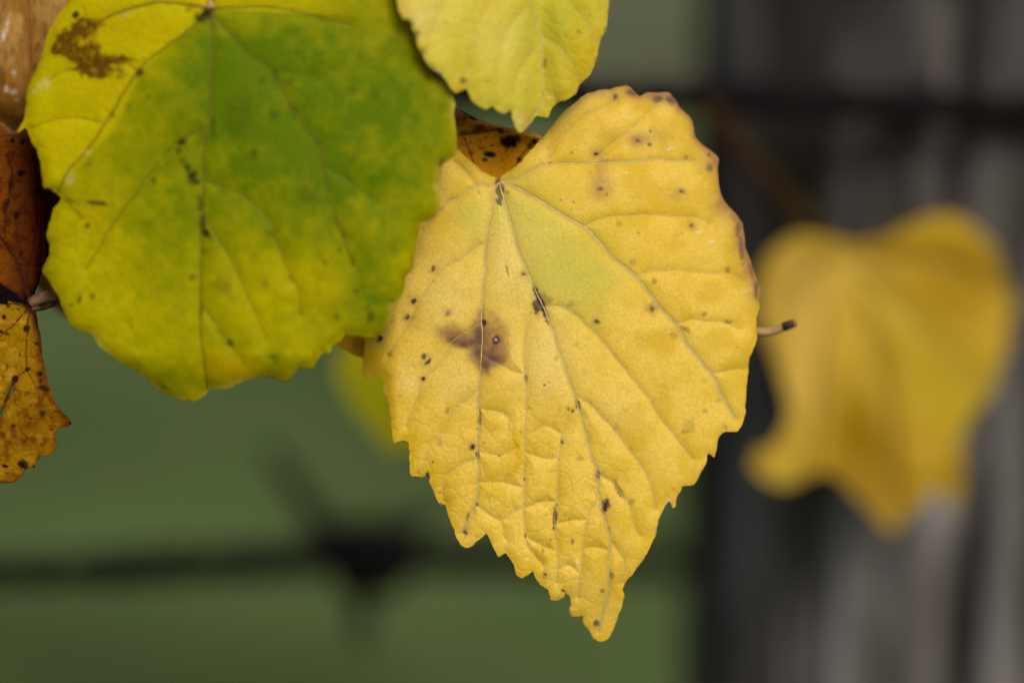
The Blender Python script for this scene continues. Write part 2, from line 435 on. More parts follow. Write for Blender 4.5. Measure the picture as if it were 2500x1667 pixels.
    for j, i in zip(*np.nonzero(some)):
        c = [(j, i), (j + 1, i), (j + 1, i + 1), (j, i + 1)]; poly = []
        for k in range(4):
            a, b = c[k], c[(k + 1) % 4]
            if ins[a]: poly.append(int(idx[a]))
            if ins[a] != ins[b]: poly.append(cross(a, b))
        if len(poly) >= 3: faces.append(poly)
    R = np.vstack(rows + ([np.array(extra)] if extra else []))
    pos = at(R[:, 0], R[:, 1], D - R[:, 2] * .001)
    def samp(x, y):
        fx = np.clip((np.asarray(x) - gx[0]) / step, 0, len(gx) - 1.001); fy = np.clip((np.asarray(y) - gy[0]) / step, 0, len(gy) - 1.001)
        i = fx.astype(int); j = fy.astype(int); a = fx - i; b = fy - j
        return (h[j, i] * (1 - a) + h[j, i + 1] * a) * (1 - b) + (h[j + 1, i] * (1 - a) + h[j + 1, i + 1] * a) * b
    if base is None: base = (outline[0][0], outline[0][1])
    bz = samp(np.array([base[0]]), np.array([base[1]]))[0]
    root = empty('vine_leaf', at(base[0], base[1], D - bz * .001)); tag(root, label, 'leaf', group)
    bl = link_mesh('blade', pos, faces, mat, root); me = bl.data
    for nm, arr in (('mask_a', R[:, 3:7]), ('mask_b', R[:, 7:11])):
        a = me.attributes.new(nm, 'FLOAT_COLOR', 'POINT'); a.data.foreach_set('color', np.ascontiguousarray(arr, np.float32).ravel())
    if thick:
        md = bl.modifiers.new('thickness', 'SOLIDIFY'); md.thickness = thick; md.offset = -1; md.use_rim = True
    main = None
    for P, vdef in paths:
        w0, w1, _, lvl = vdef[1], vdef[2], vdef[3], vdef[4]
        if not lvl: continue
        P = P[::3] if len(P) > 9 else P
        px = K * D; n = len(P); w = np.linspace(w0, w1, n) * .36 * px
        sd_ = samp(P[:, 0], P[:, 1])
        cen = at(P[:, 0], P[:, 1], D - sd_ * .001 + w * .6)
        v, f = tube(cen, w, 6)
        if lvl == 1: main = link_mesh('vein', v, f, vein_mat, root)
        else: link_mesh('side_vein', v, f, vein_mat, main if main else root)
    if petiole is not None:
        PP = smooth_path(petiole, .0012); n = len(PP)
        v, f = tube(PP, np.linspace(pet_r[0], pet_r[1], n), 9, wob=.03, rng=random.Random(seed))
        pt = link_mesh('petiole', v, f, pet_mat or stalk_m, root)
        if pet_tip:
            v, f = tube(PP[-pet_tip[0]:] , np.linspace(pet_r[1] * 1.15, pet_r[1] * 1.06, pet_tip[0]), 9, wob=.12, rng=random.Random(3)); link_mesh('petiole_tip', v, f, pet_tip[1], pt)
    return root

def spots(X, Y, F, key, lst, soft=.35, jag=.5, seed=3, scale=9):
    n = fbm(X, Y, scale, seed, 3) - .5
    for sp in lst:
        x, y, rx = sp[:3]; ry = sp[3] if len(sp) > 3 else rx; ang = math.radians(sp[4]) if len(sp) > 4 else 0; st = sp[5] if len(sp) > 5 else 1.0
        ca, sa = math.cos(ang), math.sin(ang); u = (X - x) * ca + (Y - y) * sa; w = -(X - x) * sa + (Y - y) * ca
        q = np.hypot(u / rx, w / ry) + n * jag * 2
        F[key] = np.maximum(F[key], st * (1 - sstep(1 - soft, 1 + soft, q)))

def gauss(X, Y, lst):
    r = np.zeros(X.shape)
    for x, y, rx, ry, st in lst: r = r + st * np.exp(-((X - x) / rx) ** 2 - ((Y - y) / ry) ** 2)
    return r

def specks(X, Y, F, key, n, box, rmin, rmax, st, seed):
    R = random.Random(seed); L = []
    for _ in range(n):
        rr = rmin + (rmax - rmin) * R.random() ** 2.5
        L.append((R.uniform(box[0], box[2]), R.uniform(box[1], box[3]), rr, rr * R.uniform(.6, 1.1), R.uniform(0, 180), st * R.uniform(.45, 1)))
    spots(X, Y, F, key, L, .4, .35, seed, 6)

# ------------------------------------------------------------------ the golden heart-shaped leaf in front of the post
MAIN = [(1219,434),(1246,415),(1270,397),(1302,362),(1325,336),(1337,320),(1357,295),(1379,271),(1404,249),(1420,237),(1443,226),(1468,220),(1489,218),(1508,212),(1527,209),(1540,215),(1551,229),(1562,234),(1575,229),(1588,226),(1619,226),(1635,228),(1648,241),(1658,263),(1680,282),(1688,292),(1694,314),(1699,336),(1715,352),(1734,367),(1749,379),(1755,397),(1753,419),(1755,445),(1761,477),(1776,502),(1798,524),(1812,547),(1817,572),(1820,604),(1832,636),(1843,671),(1854,701),(1851,732),(1852,750),(1846,777),(1848,806),(1846,831),(1837,860),(1830,876),(1827,914),(1822,959),(1820,1000),(1816,1029),(1807,1046),(1797,1055),(1770,1054),(1763,1056),(1755,1071),(1749,1096),(1746,1113),(1741,1116),(1730,1107),(1726,1122),(1717,1145),(1705,1168),(1694,1182),(1682,1185),(1666,1186),(1662,1199),(1652,1218),(1648,1237),(1642,1239),(1637,1226),(1631,1224),(1621,1241),(1610,1264),(1605,1283),(1602,1301),(1586,1335),(1572,1363),(1548,1397),(1524,1425),(1521,1439),(1524,1456),(1517,1484),(1507,1508),(1497,1535),(1483,1559),(1469,1566),(1448,1559),(1441,1542),(1424,1521),(1421,1504),(1397,1504),(1386,1490),(1395,1477),(1390,1456),(1379,1446),(1376,1456),(1362,1466),(1345,1463),(1338,1442),(1317,1425),(1307,1408),(1300,1396),(1290,1404),(1273,1411),(1259,1401),(1252,1377),(1242,1360),(1235,1349),(1218,1358),(1211,1346),(1197,1322),(1187,1303),(1173,1315),(1152,1332),(1138,1337),(1121,1325),(1107,1291),(1094,1253),(1085,1229),(1075,1234),(1063,1208),(1049,1181),(1042,1162),(1025,1163),(1001,1160),(1001,1129),(998,1100),(997,1080),(978,1078),(962,1080),(956,1058),(952,1023),(948,988),(938,962),(937,930),(935,925),(917,924),(895,922),(885,911),(887,882),(890,850),(893,800),(890,730),(895,650),(915,560),(950,470),(1000,400),(1060,365),(1117,365),(1140,384),(1168,410),(1188,424),(1208,433)]
J = (1220, 446)
p, s_, l1, l2 = 1.0, .8, 1, 2
MV = [  # path, width start, width end, strength, level
 ([J,(1232,500),(1247,545),(1262,600),(1280,650),(1306,705),(1333,765),(1345,800),(1365,860),(1385,920),(1405,970),(1413,1000),(1431,1060),(1445,1119),(1458,1155),(1462,1212),(1476,1267),(1490,1318),(1483,1370),(1486,1439),(1472,1497),(1462,1540)],8,3,.75,1),
 ([(1306,758),(1287,790),(1281,831),(1278,879),(1284,927),(1284,991),(1281,1055),(1280,1094),(1280,1163),(1278,1232),(1283,1301),(1288,1329),(1304,1353),(1324,1377)],3.5,2,.6,2),
 ([(1411,996),(1397,1013),(1374,1058),(1368,1099),(1364,1122),(1359,1181),(1357,1232),(1354,1284),(1359,1335),(1362,1387),(1359,1422)],3.5,2,.6,2),
 ([(1462,1212),(1438,1253),(1428,1294),(1421,1353),(1417,1404),(1410,1456)],3,2,.6,2),
 ([(1330,748),(1368,750),(1400,768),(1441,803),(1467,831),(1502,876),(1524,901),(1550,933),(1575,962),(1597,994),(1613,1023),(1639,1051),(1658,1077),(1690,1120)],4.5,2,.6,2),
 ([(1407,966),(1448,994),(1473,1023),(1499,1048),(1524,1086),(1562,1131),(1583,1170),(1593,1205),(1600,1242)],4,2,.6,2),
 ([(1458,1156),(1479,1167),(1500,1181),(1517,1205),(1538,1242),(1548,1284),(1562,1308)],3,2,.6,2),
 ([(1489,1320),(1510,1346),(1524,1377),(1517,1422)],3,2,.5,2),
 ([J,(1207,467),(1197,531),(1186,594),(1183,659),(1177,726),(1176,783),(1177,831),(1174,895),(1169,943),(1168,991),(1168,1054),(1167,1112),(1168,1180),(1161,1232),(1142,1263),(1131,1298)],7,3,.75,1),
 ([(1185,594),(1156,607),(1124,633),(1080,659),(1039,710),(1019,739),(997,793),(965,838),(946,866)],3.5,2,.55,2),
 ([(1174,788),(1102,835),(1083,870),(1058,905),(1029,937),(1016,975),(1000,1010),(991,1042)],3,2,.5,2),
 ([(1168,954),(1115,997),(1093,1026),(1067,1067),(1048,1090),(1032,1131),(1020,1155)],3,2,.55,2),
 ([(1166,1119),(1118,1139),(1087,1167),(1080,1198),(1083,1225)],3,2,.55,2),
 ([(1175,863),(1230,895),(1255,908),(1282,914)],2,2,.4,0),
 ([(1169,997),(1211,1003),(1239,1019),(1240,1050)],2,2,.4,0),
 ([(1167,1101),(1221,1112),(1259,1094)],2,2,.4,0),
 ([(1168,1177),(1221,1177),(1279,1191)],2,2,.4,0),
 ([(1163,1232),(1194,1256),(1224,1270),(1252,1253),(1278,1236)],2.2,2,.6,2),
 ([(1224,1270),(1231,1311)],2,2,.5,0),
 ([(1283,1105),(1330,1120),(1364,1118)],2,2,.35,0),([(1280,1240),(1320,1226),(1357,1225)],2,2,.35,0),([(1357,1280),(1395,1270),(1430,1268)],2,2,.35,0),
 ([(1284,1310),(1320,1330),(1358,1345)],2,2,.35,0),([(1425,1340),(1455,1335),(1488,1345)],2,2,.35,0),([(1361,1390),(1390,1380),(1418,1400)],2,2,.35,0),
 ([(1470,1240),(1450,1200),(1462,1190)],2,2,.3,0),([(1290,1060),(1330,1040),(1372,1060)],2,2,.3,0),
 ([J,(1251,454),(1315,489),(1347,510),(1385,531),(1427,556),(1459,588),(1490,623),(1538,665),(1559,685),(1591,726),(1617,758),(1648,790),(1668,825),(1693,860),(1719,892),(1741,917),(1757,952),(1776,988),(1795,1023)],11,3,.8,1),
 ([(1427,555),(1459,540),(1506,529),(1575,526),(1635,528),(1696,531),(1731,544)],3.5,2,.55,2),
 ([(1557,684),(1569,669),(1607,662),(1671,662),(1735,669),(1782,669),(1817,688)],3,2,.55,2),
 ([(1650,792),(1690,783),(1728,787),(1766,788),(1808,803)],3,2,.5,2),
 ([(1738,913),(1773,905),(1817,901)],3,2,.5,2),
 ([J,(1264,435),(1302,416),(1337,403),(1379,400),(1443,400),(1556,394),(1603,389),(1639,392),(1696,394)],7,2.5,.7,1),
 ([(1335,403),(1347,368),(1366,339),(1404,304),(1443,279),(1506,250)],3.5,2,.55,2),
 ([(1443,398),(1470,375),(1492,355),(1533,323),(1568,292),(1600,265)],3,2,.5,2),
 ([J,(1200,454),(1162,457),(1124,480),(1082,502),(1030,560)],6,2.5,.65,1),
 ([(1162,457),(1146,429),(1127,410),(1108,394)],3,2,.55,2),
]
def main_dz(X, Y):
    h = -4.2 * ((X - 1290) / 480) ** 2 - 2.0 * ((Y - 850) / 600) ** 2
    h = h - 3.0 * sstep(970, 880, X) - 2.2 * sstep(1380, 1560, Y)
    # the upper right lobe turns a little away beyond the strong right-hand vein
    side = (X - 1222) * .545 - (Y - 447) * .838
    h = h - 0.010 * np.clip(side, 0, 500)
    h = h + 1.2 * np.exp(-((X - 1222) / 60) ** 2 - ((Y - 447) / 60) ** 2) * -1
    return h
def main_paint(X, Y, e, vd, F):
    n1 = fbm(X, Y, 60, 71); n2 = fbm(X, Y, 18, 75)
    F['N'] = np.clip(.95 * sstep(.35, .7, n1) - .25 + .55 * sstep(1290, 1700, X) * sstep(1300, 500, Y), 0, 1)
    F['G'] = np.clip(gauss(X, Y, [(1370,620,130,115,.7),(1300,520,80,70,.45),(1160,530,55,70,.6),(1240,500,40,60,.5),(1450,680,80,60,.45),(1330,700,60,60,.4),(1310,440,70,18,.55),(1430,760,60,60,.3)]) * (.6 + .8 * n1), 0, .85)
    F['S'] = np.clip(.95 * np.exp(-(e / 30) ** 1.4) * sstep(1200, 900, X) * sstep(760, 860, Y) + .5 * np.exp(-(e / 20) ** 1.5) * (.4 + n1) + gauss(X, Y, [(1400,470,120,50,.55),(1540,600,130,60,.4),(1480,360,110,60,.35),(1020,1060,40,40,.4),(1600,720,60,40,.45),(930,880,40,40,.7)]) * (.4 + 1.1 * n2), 0, .9)
    st = splat_line(X, Y, [(1259,1062),(1262,1090),(1266,1118),(1258,1148),(1240,1158)], 10); F['S'] = np.maximum(F['S'], .95 * st)
    F['P'] = np.clip(gauss(X, Y, [(1240,640,60,120,.5),(1090,720,70,90,.5),(1330,900,90,90,.45),(1110,930,60,60,.4),(1500,1000,60,60,.3),(1000,930,25,35,.5),(1340,830,40,60,.35)]) * (.5 + n1), 0, .6)
    # brown blotch left of the centre
    b = gauss(X, Y, [(1093,809,32,22,.9),(1115,828,24,14,1.0),(1140,828,34,18,1.15),(1169,815,20,32,1.2),(1200,800,34,36,.55),(1198,857,34,28,1.15),(1166,863,24,30,1.0),(1188,884,22,30,1.0),(1214,876,24,18,.8),(1180,765,22,18,.45),(1222,830,22,40,.55)])
    bb = np.clip(b + ((n2 - .5) * .5 + (fbm(X, Y, 7, 81) - .5) * .5) * sstep(.03, .5, b), 0, 3)
    F['B'] = np.clip(.92 * (1 - np.exp(-1.9 * bb ** 1.6)) * (.72 + .5 * fbm(X, Y, 11, 83)), 0, .9)
    F['D'] = np.clip(gauss(X, Y, [(1110,830,18,8,.8),(1169,815,10,26,1.0),(1150,836,20,11,.7),(1168,862,12,18,.85),(1188,884,12,20,.85),(1213,874,16,9,.7),(1130,842,14,8,.6),(1200,852,18,14,.5)]) * (.1 + 1.9 * n2) * .75, 0, .7)
    # blotches and browning on the upper right lobe and along the right edge
    b2 = gauss(X, Y, [(1559,343,26,18,.75),(1466,462,30,26,.6),(1455,375,20,16,.35),(1490,330,30,20,.25),(1470,410,26,40,.4),(1757,490,26,30,.55),(1735,400,26,30,.45),(1620,240,40,16,.7),(1540,226,16,12,.8),(1501,236,14,10,.6),(1610,330,30,20,.25),(1650,480,20,14,.3)])
    edge = 1.5 * np.exp(-(e / 20) ** 1.3) * sstep(470, 540, Y) * sstep(770, 700, Y) * sstep(1700, 1780, X) + 1.0 * np.exp(-(e / 11) ** 1.2) * sstep(1350, 1450, X) * sstep(520, 380, Y)
    rim = .5 * np.exp(-(e / 3.5) ** 1.3) * sstep(.45, .62, fbm(X, Y, 35, 90))
    F['B'] = np.maximum(F['B'], np.clip((b2 * (.3 + 1.2 * n2) + edge * (.5 + .9 * n2)) * 1.0 + rim, 0, .85))
    F['S'] = np.maximum(F['S'], .9 * np.exp(-(e / 14) ** 1.5) * sstep(770, 800, Y) * sstep(880, 850, Y) * sstep(1780, 1830, X))
    spots(X, Y, F, 'D', [(1182,788,8,8,0,1),(1211,831,9,10,0,.9),(1058,656,5,8,20,.75),(1010,736,6,7,0,.95),(995,774,5,6,0,.8),(927,828,8,8,0,1),(1035,870,5,7,0,.8),(1045,884,9,6,-35,.95),(1034,924,5,5,0,1),(1094,764,4,6,20,.5),(952,865,5,6,0,.4),(1093,1000,5,8,20,.35),(1153,1090,7.5,9,0,1),(1166,1110,5,9,0,.95),(1284,924,5,12,0,.7),(1172,1010,4,12,0,.5),(1171,1029,5,8,0,.6),(1219,1112,3,3,0,.8),(1056,1126,3,3,0,.7),(1278,667,6,5,0,.75),(1239,662,2.5,14,-15,.55),(1329,940,2.5,2.5,0,.8),(1294,995,2,7,-50,.5),
        (1312,722,7,24,-16,1),(1325,750,7,34,-20,1),(1311,746,11,20,10,.85),(1220,462,9,28,-8,.8),(1219,490,8,12,0,.8),(1240,470,8,6,0,.35),(1459,1160,5,10,0,.75),(1479,1234,9,13,10,1),(1510,1194,6,20,-30,.6),(1541,1225,7,7,0,.4),(1355,1263,5,28,6,.85),(1331,1401,6,6,0,.8),(1135,1298,6,6,0,.85),(1142,1260,3,8,20,.8),(1163,1232,4,5,0,.8),(1283,1308,3,7,0,.7),(1398,1322,4,6,0,.55),(1493,1404,6,8,0,.55),(1455,1521,7,10,20,.8),(1469,1442,6,5,0,.6),(1045,1163,5,10,0,.95),(1376,1441,6,4,20,.9),(1389,1488,6,9,0,.8),(1075,1201,3,3,0,.7),(1057,1127,3,4,0,.6),(1280,1170,3,4,0,.8),(1371,1077,3.5,5,0,.8),(1344,1318,3,6,20,.5),(1325,1345,3,7,-10,.5),(985,1079,8,3,0,.9),(1075,1231,5,4,0,.8),
        (1457,785,5,5,0,.85),(1591,753,6,8,20,.75),(1398,1003,4,4,0,.8),(1388,998,4,4,0,.7),(1412,991,6,14,-10,.65),(1373,1080,3,4,0,.9),(1605,242,10,8,0,.7),(1639,246,14,9,20,.7),(1540,226,10,6,20,.6),(1559,343,7,6,0,.65),(1586,354,5,4,0,.75),(1588,320,4,4,0,.6),(1664,467,6,4,20,.7),(1688,551,5,5,0,.65),(1466,462,8,5,0,.6),(1455,376,5,4,0,.9),(1480,475,4,4,0,.5),(1731,410,8,9,0,.55),(1731,378,4,4,0,.6),(1501,236,5,7,0,.7),(1400,494,2.5,2.5,0,.6),(1370,488,3,3,0,.5),(1393,512,2,2,0,.5),(1559,569,3,3,0,.6),(1397,372,3,3,0,.6),(1803,560,6,18,10,.45),(1810,610,6,30,-5,.5),(1846,705,4,22,0,.6),(1835,660,5,18,-15,.4)], .42, .7, 5, 7)
    spots(X, Y, F, 'B', [(1010,736,13,14,0,.4),(995,774,14,13,0,.45),(927,828,14,13,0,.35),(1040,878,18,14,-35,.3),(1034,924,9,9,0,.35),(1153,1090,13,14,0,.25),(1591,753,15,15,0,.45),(1457,785,11,10,0,.35),(1479,1234,17,19,0,.25),(1331,1401,13,11,0,.3),(1664,467,16,9,20,.4),(1688,551,12,12,0,.4),(1278,667,14,11,0,.3),(1058,656,11,13,0,.35),(1094,764,11,12,0,.35),(1135,1298,13,13,0,.3),(1320,740,22,34,-18,.3),(1459,1160,10,16,0,.3)], .7, .6, 12, 12)
    # olive specks (still green round the fungus)
    ol = {'G': np.zeros(X.shape)}
    L = [(1597,686,7,7,0,.8),(1776,659,6,7,0,.8),(1719,767,8,5,-10,.8),(1779,785,10,6,10,.8),(1674,803,14,6,35,.75),(1680,1035,16,12,0,.4),(1675,1052,12,6,0,.5),(1720,1003,7,5,0,.5),(1719,930,7,6,0,.35),(1358,874,4,7,30,.5),(1511,547,7,7,0,.5),(1343,398,5,4,0,.8),(1545,640,10,7,0,.5),(1541,1225,9,8,0,.5),(1332,733,16,14,0,.55),(1440,420,4,4,0,.3),(1675,384,6,5,0,.6)]
    spots(X, Y, ol, 'G', L, .45, .5, 6, 10)
    F['D'] = np.maximum(F['D'], .62 * ol['G'])
    spots(X, Y, F, 'D', [(1182,1080,3,3,0,.3)], .4, .4)
    specks(X, Y, F, 'D', 110, (900,260,1830,1520), 1.0, 2.8, .5, 31)
    specks(X, Y, F, 'B', 60, (900,260,1830,1520), 3, 11, .4, 33)
    spots(X, Y, F, 'W', [(1211,829,2.5,2.5,0,.6),(1527,285,8,2.2,-5,.35),(1634,363,8,2.2,-25,.45),(1635,470,7,2,0,.3),(1584,507,6,2,10,.25),(1705,567,7,2.5,-20,.35),(1739,590,5,2,-20,.4),(1532,422,9,2,0,.2),(1630,811,8,3,-20,.2),(1633,1225,6,8,0,.3),(1340,1425,5,4,0,.3),(1412,1373,9,3,20,.25),(1288,1363,4,4,0,.25)], .5, .7, 8, 6)
def splat_line(X, Y, pts, w):
    P = smooth_path(pts, 4); d = np.full(X.shape, 1e9)
    for x, y in P: np.minimum(d, np.hypot(X - x, Y - y), out=d)
    return 1 - sstep(w * .55, w * 1.15, d + 6 * (fbm(X, Y, 12, 55) - .5))

vein_y = plain_material('vein_pale', lin(198, 174, 100), lin(168, 146, 92), 500, rough=.55, lo=.35, hi=.65)
vein_g = plain_material('vein_olive', lin(84, 76, 2), lin(66, 56, 2), 400, rough=.6)
vein_k = plain_material('vein_dark', lin(40, 16, 8), lin(72, 36, 12), 400, rough=.8, spec=.05)
m_main = leaf_material('leaf_golden', lin(229,194,78), lin(212,175,38), lin(196,188,74), lin(146,104,70), lin(64,48,54), lin(178,158,100), lin(212,172,6), lin(230,206,124), trans=.22)
build_leaf('sharp golden yellow heart-shaped leaf with a brown blotch and pointed tip, notched above', MAIN, .500, main_dz, 2.3, m_main, vein_y, MV, main_paint, base=J,
    petiole=[at(1222,448,.5045), at(1300,500,.509), at(1500,640,.512), at(1700,745,.5135), at(1850,810,.512), at(1942,788,.509)], pet_mat=stalk_m, pet_r=(.0014,.0007),
    pet_tip=(3, plain_material('stalk_scar', lin(40,28,22), lin(70,50,36), 600, rough=.9)), quilt=.80, quilt_w=16, tert=.075, tert_mask=lambda X, Y: .18 + .82 * sstep(800, 1150, Y) * sstep(1650, 1350, X), edge_curl=.35, rough_edge=2.4, seed=1)

# ------------------------------------------------------------------ the green leaf turning yellow
GREEN = [(515,10),(530,-60),(570,-140),(650,-220),(780,-240),(880,-170),(945,-70),(969,0),(971,25),(992,46),(1010,68),(1017,104),(1028,129),(1039,157),(1060,179),(1085,200),(1099,221),(1112,257),(1108,279),(1114,321),(1115,364),(1110,382),(1092,393),(1078,407),(1076,429),(1065,446),(1074,468),(1074,500),(1069,520),(1058,532),(1044,540),(1024,546),(1021,573),(1014,613),(1007,659),(994,669),(989,679),(987,709),(974,729),(959,745),(959,762),(944,792),(931,812),(911,823),(885,822),(852,817),(842,817),(835,828),(812,845),(808,861),(788,861),(775,878),(762,898),(732,898),(712,918),(699,931),(679,928),(649,918),(626,921),(599,928),(576,939),(553,948),(527,951),(513,946),(507,958),(495,969),(470,979),(434,971),(403,961),(378,941),(352,920),(327,902),(296,887),(265,864),(245,849),(225,821),(209,812),(189,808),(168,787),(153,757),(145,726),(128,701),(105,665),(107,652),(120,624),(122,599),(114,580),(115,565),(122,542),(130,512),(145,492),(149,482),(136,470),(120,462),(106,459),(103,438),(99,398),(90,368),(76,345),(68,325),(64,312),(52,318),(39,329),(48,308),(60,288),(63,260),(63,239),(70,206),(86,172),(103,133),(116,86),(133,50),(153,20),(169,0),(220,-70),(290,-150),(380,-190),(450,-150),(495,-60)]
GV = [
 ([(515,25),(519,80),(520,130),(517,200),(510,310),(500,370),(497,470),(492,560),(492,640),(490,740),(490,800),(497,870),(508,950)],6,3,.7,1),
 ([(510,310),(431,348),(365,424),(325,482),(286,532),(245,599),(209,660)],4,3,.5,2),
 ([(494,520),(560,626),(600,710),(623,762),(652,828)],3,2,.4,2),([(491,740),(556,831),(599,894)],3,2,.45,2),
 ([(498,440),(580,470),(652,526),(672,576),(699,652),(729,709),(735,762)],4,2,.45,2),
 ([(505,38),(440,90),(390,125),(340,170),(300,230),(270,280),(210,370),(165,420),(140,470)],6,3,.7,1),
 ([(248,300),(190,287),(125,295),(75,312)],3,2,.5,2),([(340,175),(290,150),(230,165),(150,175),(120,200)],3,2,.4,2),
 ([(505,20),(440,10),(375,8),(290,32),(230,60)],6,3,.85,1),
 ([(525,20),(640,18),(730,30),(800,50),(860,60)],5,3,.75,1),
 ([(520,35),(560,80),(610,135),(668,178),(700,240),(714,268),(753,325),(781,350),(789,404),(800,470),(830,560),(861,642)],5,3,.75,1),
 ([(668,178),(720,178),(760,185)],3,2,.45,2),([(789,404),(850,440),(930,500)],3,2,.5,2),
]
def green_dz(X, Y):
    return 3 - 5 * ((X - 640) / 550) ** 2 - 2.2 * ((Y - 400) / 500) ** 2 - 2.0 * sstep(860, 970, Y) + 1.2 * (fbm(X, Y, 260, 9) - .5)
def green_paint(X, Y, e, vd, F):
    n1 = fbm(X, Y, 130, 171); n2 = fbm(X, Y, 26, 175); n3 = fbm(X, Y, 60, 177)
    # lime to deep green towards the upper right; the left wing beyond the vein is yellow
    g = .44 + gauss(X, Y, [(800,200,370,300,.48),(500,210,190,210,.22),(660,430,280,210,.24),(980,430,120,160,.18),(420,560,130,160,.12),(900,700,90,130,.28),(930,790,60,50,.25),(560,850,70,60,.12),(430,930,70,40,.2),(690,900,60,40,.2)]) - gauss(X, Y, [(200,620,120,130,.22),(775,690,75,55,.26),(300,800,90,80,.16),(560,900,60,40,.3),(620,700,60,120,.10)])
    left = sstep(-8, 12, (X - 505) * .70 + (Y - 38) * .714 + 16 * np.sin((Y - 40) / 70) - 26 * sstep(150, 330, Y))      # 0 beyond the left vein
    F['G'] = np.clip(g * (.84 + .32 * n3) + ((n2 - .5) * .34 + (n1 - .5) * .25) * (.3 + left), 0, 1) * (.16 + .84 * left)
    F['G'] = np.where(Y < 22 + (X - 515) * .05, F['G'] * (.25 + .6 * sstep(700, 900, X)), F['G'])
    F['P'] = np.zeros(X.shape)
    F['S'] = np.clip(gauss(X, Y, [(560,900,70,40,.9),(215,520,45,60,.35),(180,110,60,60,.5),(260,210,60,60,.25),(760,690,80,60,.15),(300,60,90,40,.4)]) * (.5 + .8 * n2) + .35 * np.exp(-(e / 16) ** 1.4) * (.4 + n1), 0, .85)
    pal = .9 * np.exp(-(e / 10) ** 1.3) * (gauss(X, Y, [(1105,235,25,70,1),(1070,440,20,60,.7),(240,840,40,40,.8),(570,945,60,20,.9),(960,760,20,30,.5)]))
    F['P'] = np.maximum(F['P'], np.clip(pal, 0, .9))
    b = 1.9 * gauss(X, Y, [(215,60,30,16,1.1),(165,100,26,22,1.1),(150,118,18,14,1.0),(180,130,22,16,1.2),(225,160,34,22,1.3),(290,146,44,9,1.0),(245,178,32,16,1.0),(200,75,24,20,.9),(300,170,30,22,.35),(222,118,24,20,.8),(135,118,10,14,.7)])
    F['B'] = np.clip(sstep(.15, 1.5, b + (n2 - .5) * 1.3 * sstep(.05, .3, b) + (fbm(X, Y, 10, 181) - .5) * 1.5 * sstep(.05, .3, b)) * (.25 + 1.3 * fbm(X, Y, 9, 183)), 0, .92)
    F['B'] = np.maximum(F['B'], .55 * np.exp(-(e / 5) ** 1.3) * sstep(.5, .65, fbm(X, Y, 40, 191)))
    spots(X, Y, F, 'D', [(s0[0], s0[1], s0[2] * 1.05, s0[3] * 1.05, s0[4], s0[5] * (1 if s0[5] > .8 else .8)) for s0 in [(500,36,22,14,-35,1),(515,12,8,20,0,.8),(465,20,14,6,-25,.55),(185,37,7,9,0,.95),(208,25,4,10,-30,.4),(340,178,9,9,0,.85),(275,280,6,7,0,.6),(262,268,5,4,0,.4),(443,348,9,10,0,.95),(436,368,6,8,0,.8),(447,395,7,10,-30,.7),(458,412,10,10,0,.9),(468,428,12,14,-20,.95),(480,446,10,8,0,.9),(484,482,7,6,0,.6),(376,442,6,7,0,.75),(360,240,8,7,0,.5),(314,262,6,8,0,.5),(520,310,6,18,0,.6),(490,500,7,20,0,.7),(495,545,9,22,0,.85),(503,568,17,9,35,1),(515,585,8,6,20,.6),(500,612,9,7,0,.6),(468,675,7,7,0,.75),(240,496,30,5,3,.85),(172,492,22,7,15,.6),(190,520,22,6,45,.5),(212,550,8,6,-30,.85),(195,728,5,11,5,.9),(225,722,6,8,0,.7),(174,744,4,4,0,.7),(215,400,12,9,-40,.4),(535,810,8,6,20,.5),(562,836,9,7,25,.85),(556,700,9,20,0,.4),(528,694,14,12,0,.35),(492,760,5,18,0,.5),(400,942,12,6,20,.6),(666,870,8,6,20,.6),(335,905,5,4,0,.6),
        (671,185,8,16,-10,.45),(714,268,9,16,-10,.4),(778,348,10,10,0,.5),(618,375,9,9,0,.65),(667,280,12,9,20,.55),(572,265,6,6,0,.6),(860,222,11,10,0,.5),(918,232,8,9,0,.45),(640,195,7,7,0,.45),(710,200,7,8,0,.4),(856,440,10,10,0,.4),(750,480,20,18,0,.4),(658,570,14,9,0,.45),(840,570,7,11,0,.55),(828,612,6,7,15,.5),(793,642,6,7,0,.5),(712,680,8,8,0,.4),(861,642,7,9,-20,.55),(878,658,6,5,0,.5),(735,762,7,6,0,.5),(868,710,6,6,0,.5),(846,743,6,8,0,.6),(821,775,7,10,-15,.65),(904,771,9,12,0,.75),(897,752,9,7,0,.4),(648,698,6,10,0,.4),(675,875,8,10,0,.35),(1078,398,8,10,20,.6),(1075,185,12,8,30,.6),(1043,190,8,10,0,.4),(320,800,5,5,0,.3),(575,300,30,50,0,.25),(600,270,12,40,0,.3)]], .5, .8, 15, 9)
    specks(X, Y, F, 'D', 120, (90,60,1060,900), 1.5, 5, .35, 41)
    spots(X, Y, F, 'W', [(108,205,18,12,-30,.10),(85,225,8,8,0,.06),(212,372,9,6,-30,.10),(172,438,10,18,10,.08),(310,35,12,10,0,.05)], .5, .4, 18, 9)
m_green = leaf_material('leaf_green_turning', lin(196,178,0), lin(178,164,0), lin(86,110,0), lin(84,42,4), lin(40,38,12), lin(106,88,4), lin(170,142,0), lin(196,186,74), trans=.2, fine=.55, spec=.04, rough=.6)
build_leaf('broad green leaf turning yellow at its left side, overlapping the golden heart-shaped leaf', GREEN, .4880, green_dz, 3.0, m_green, vein_g, GV, green_paint, base=(515,20),
    petiole=[at(515,22,.4870), at(520,-60,.493), at(540,-250,.505), cane_at(560)], quilt=.7, quilt_w=32, tert=.06, edge_curl=.9, seed=2)

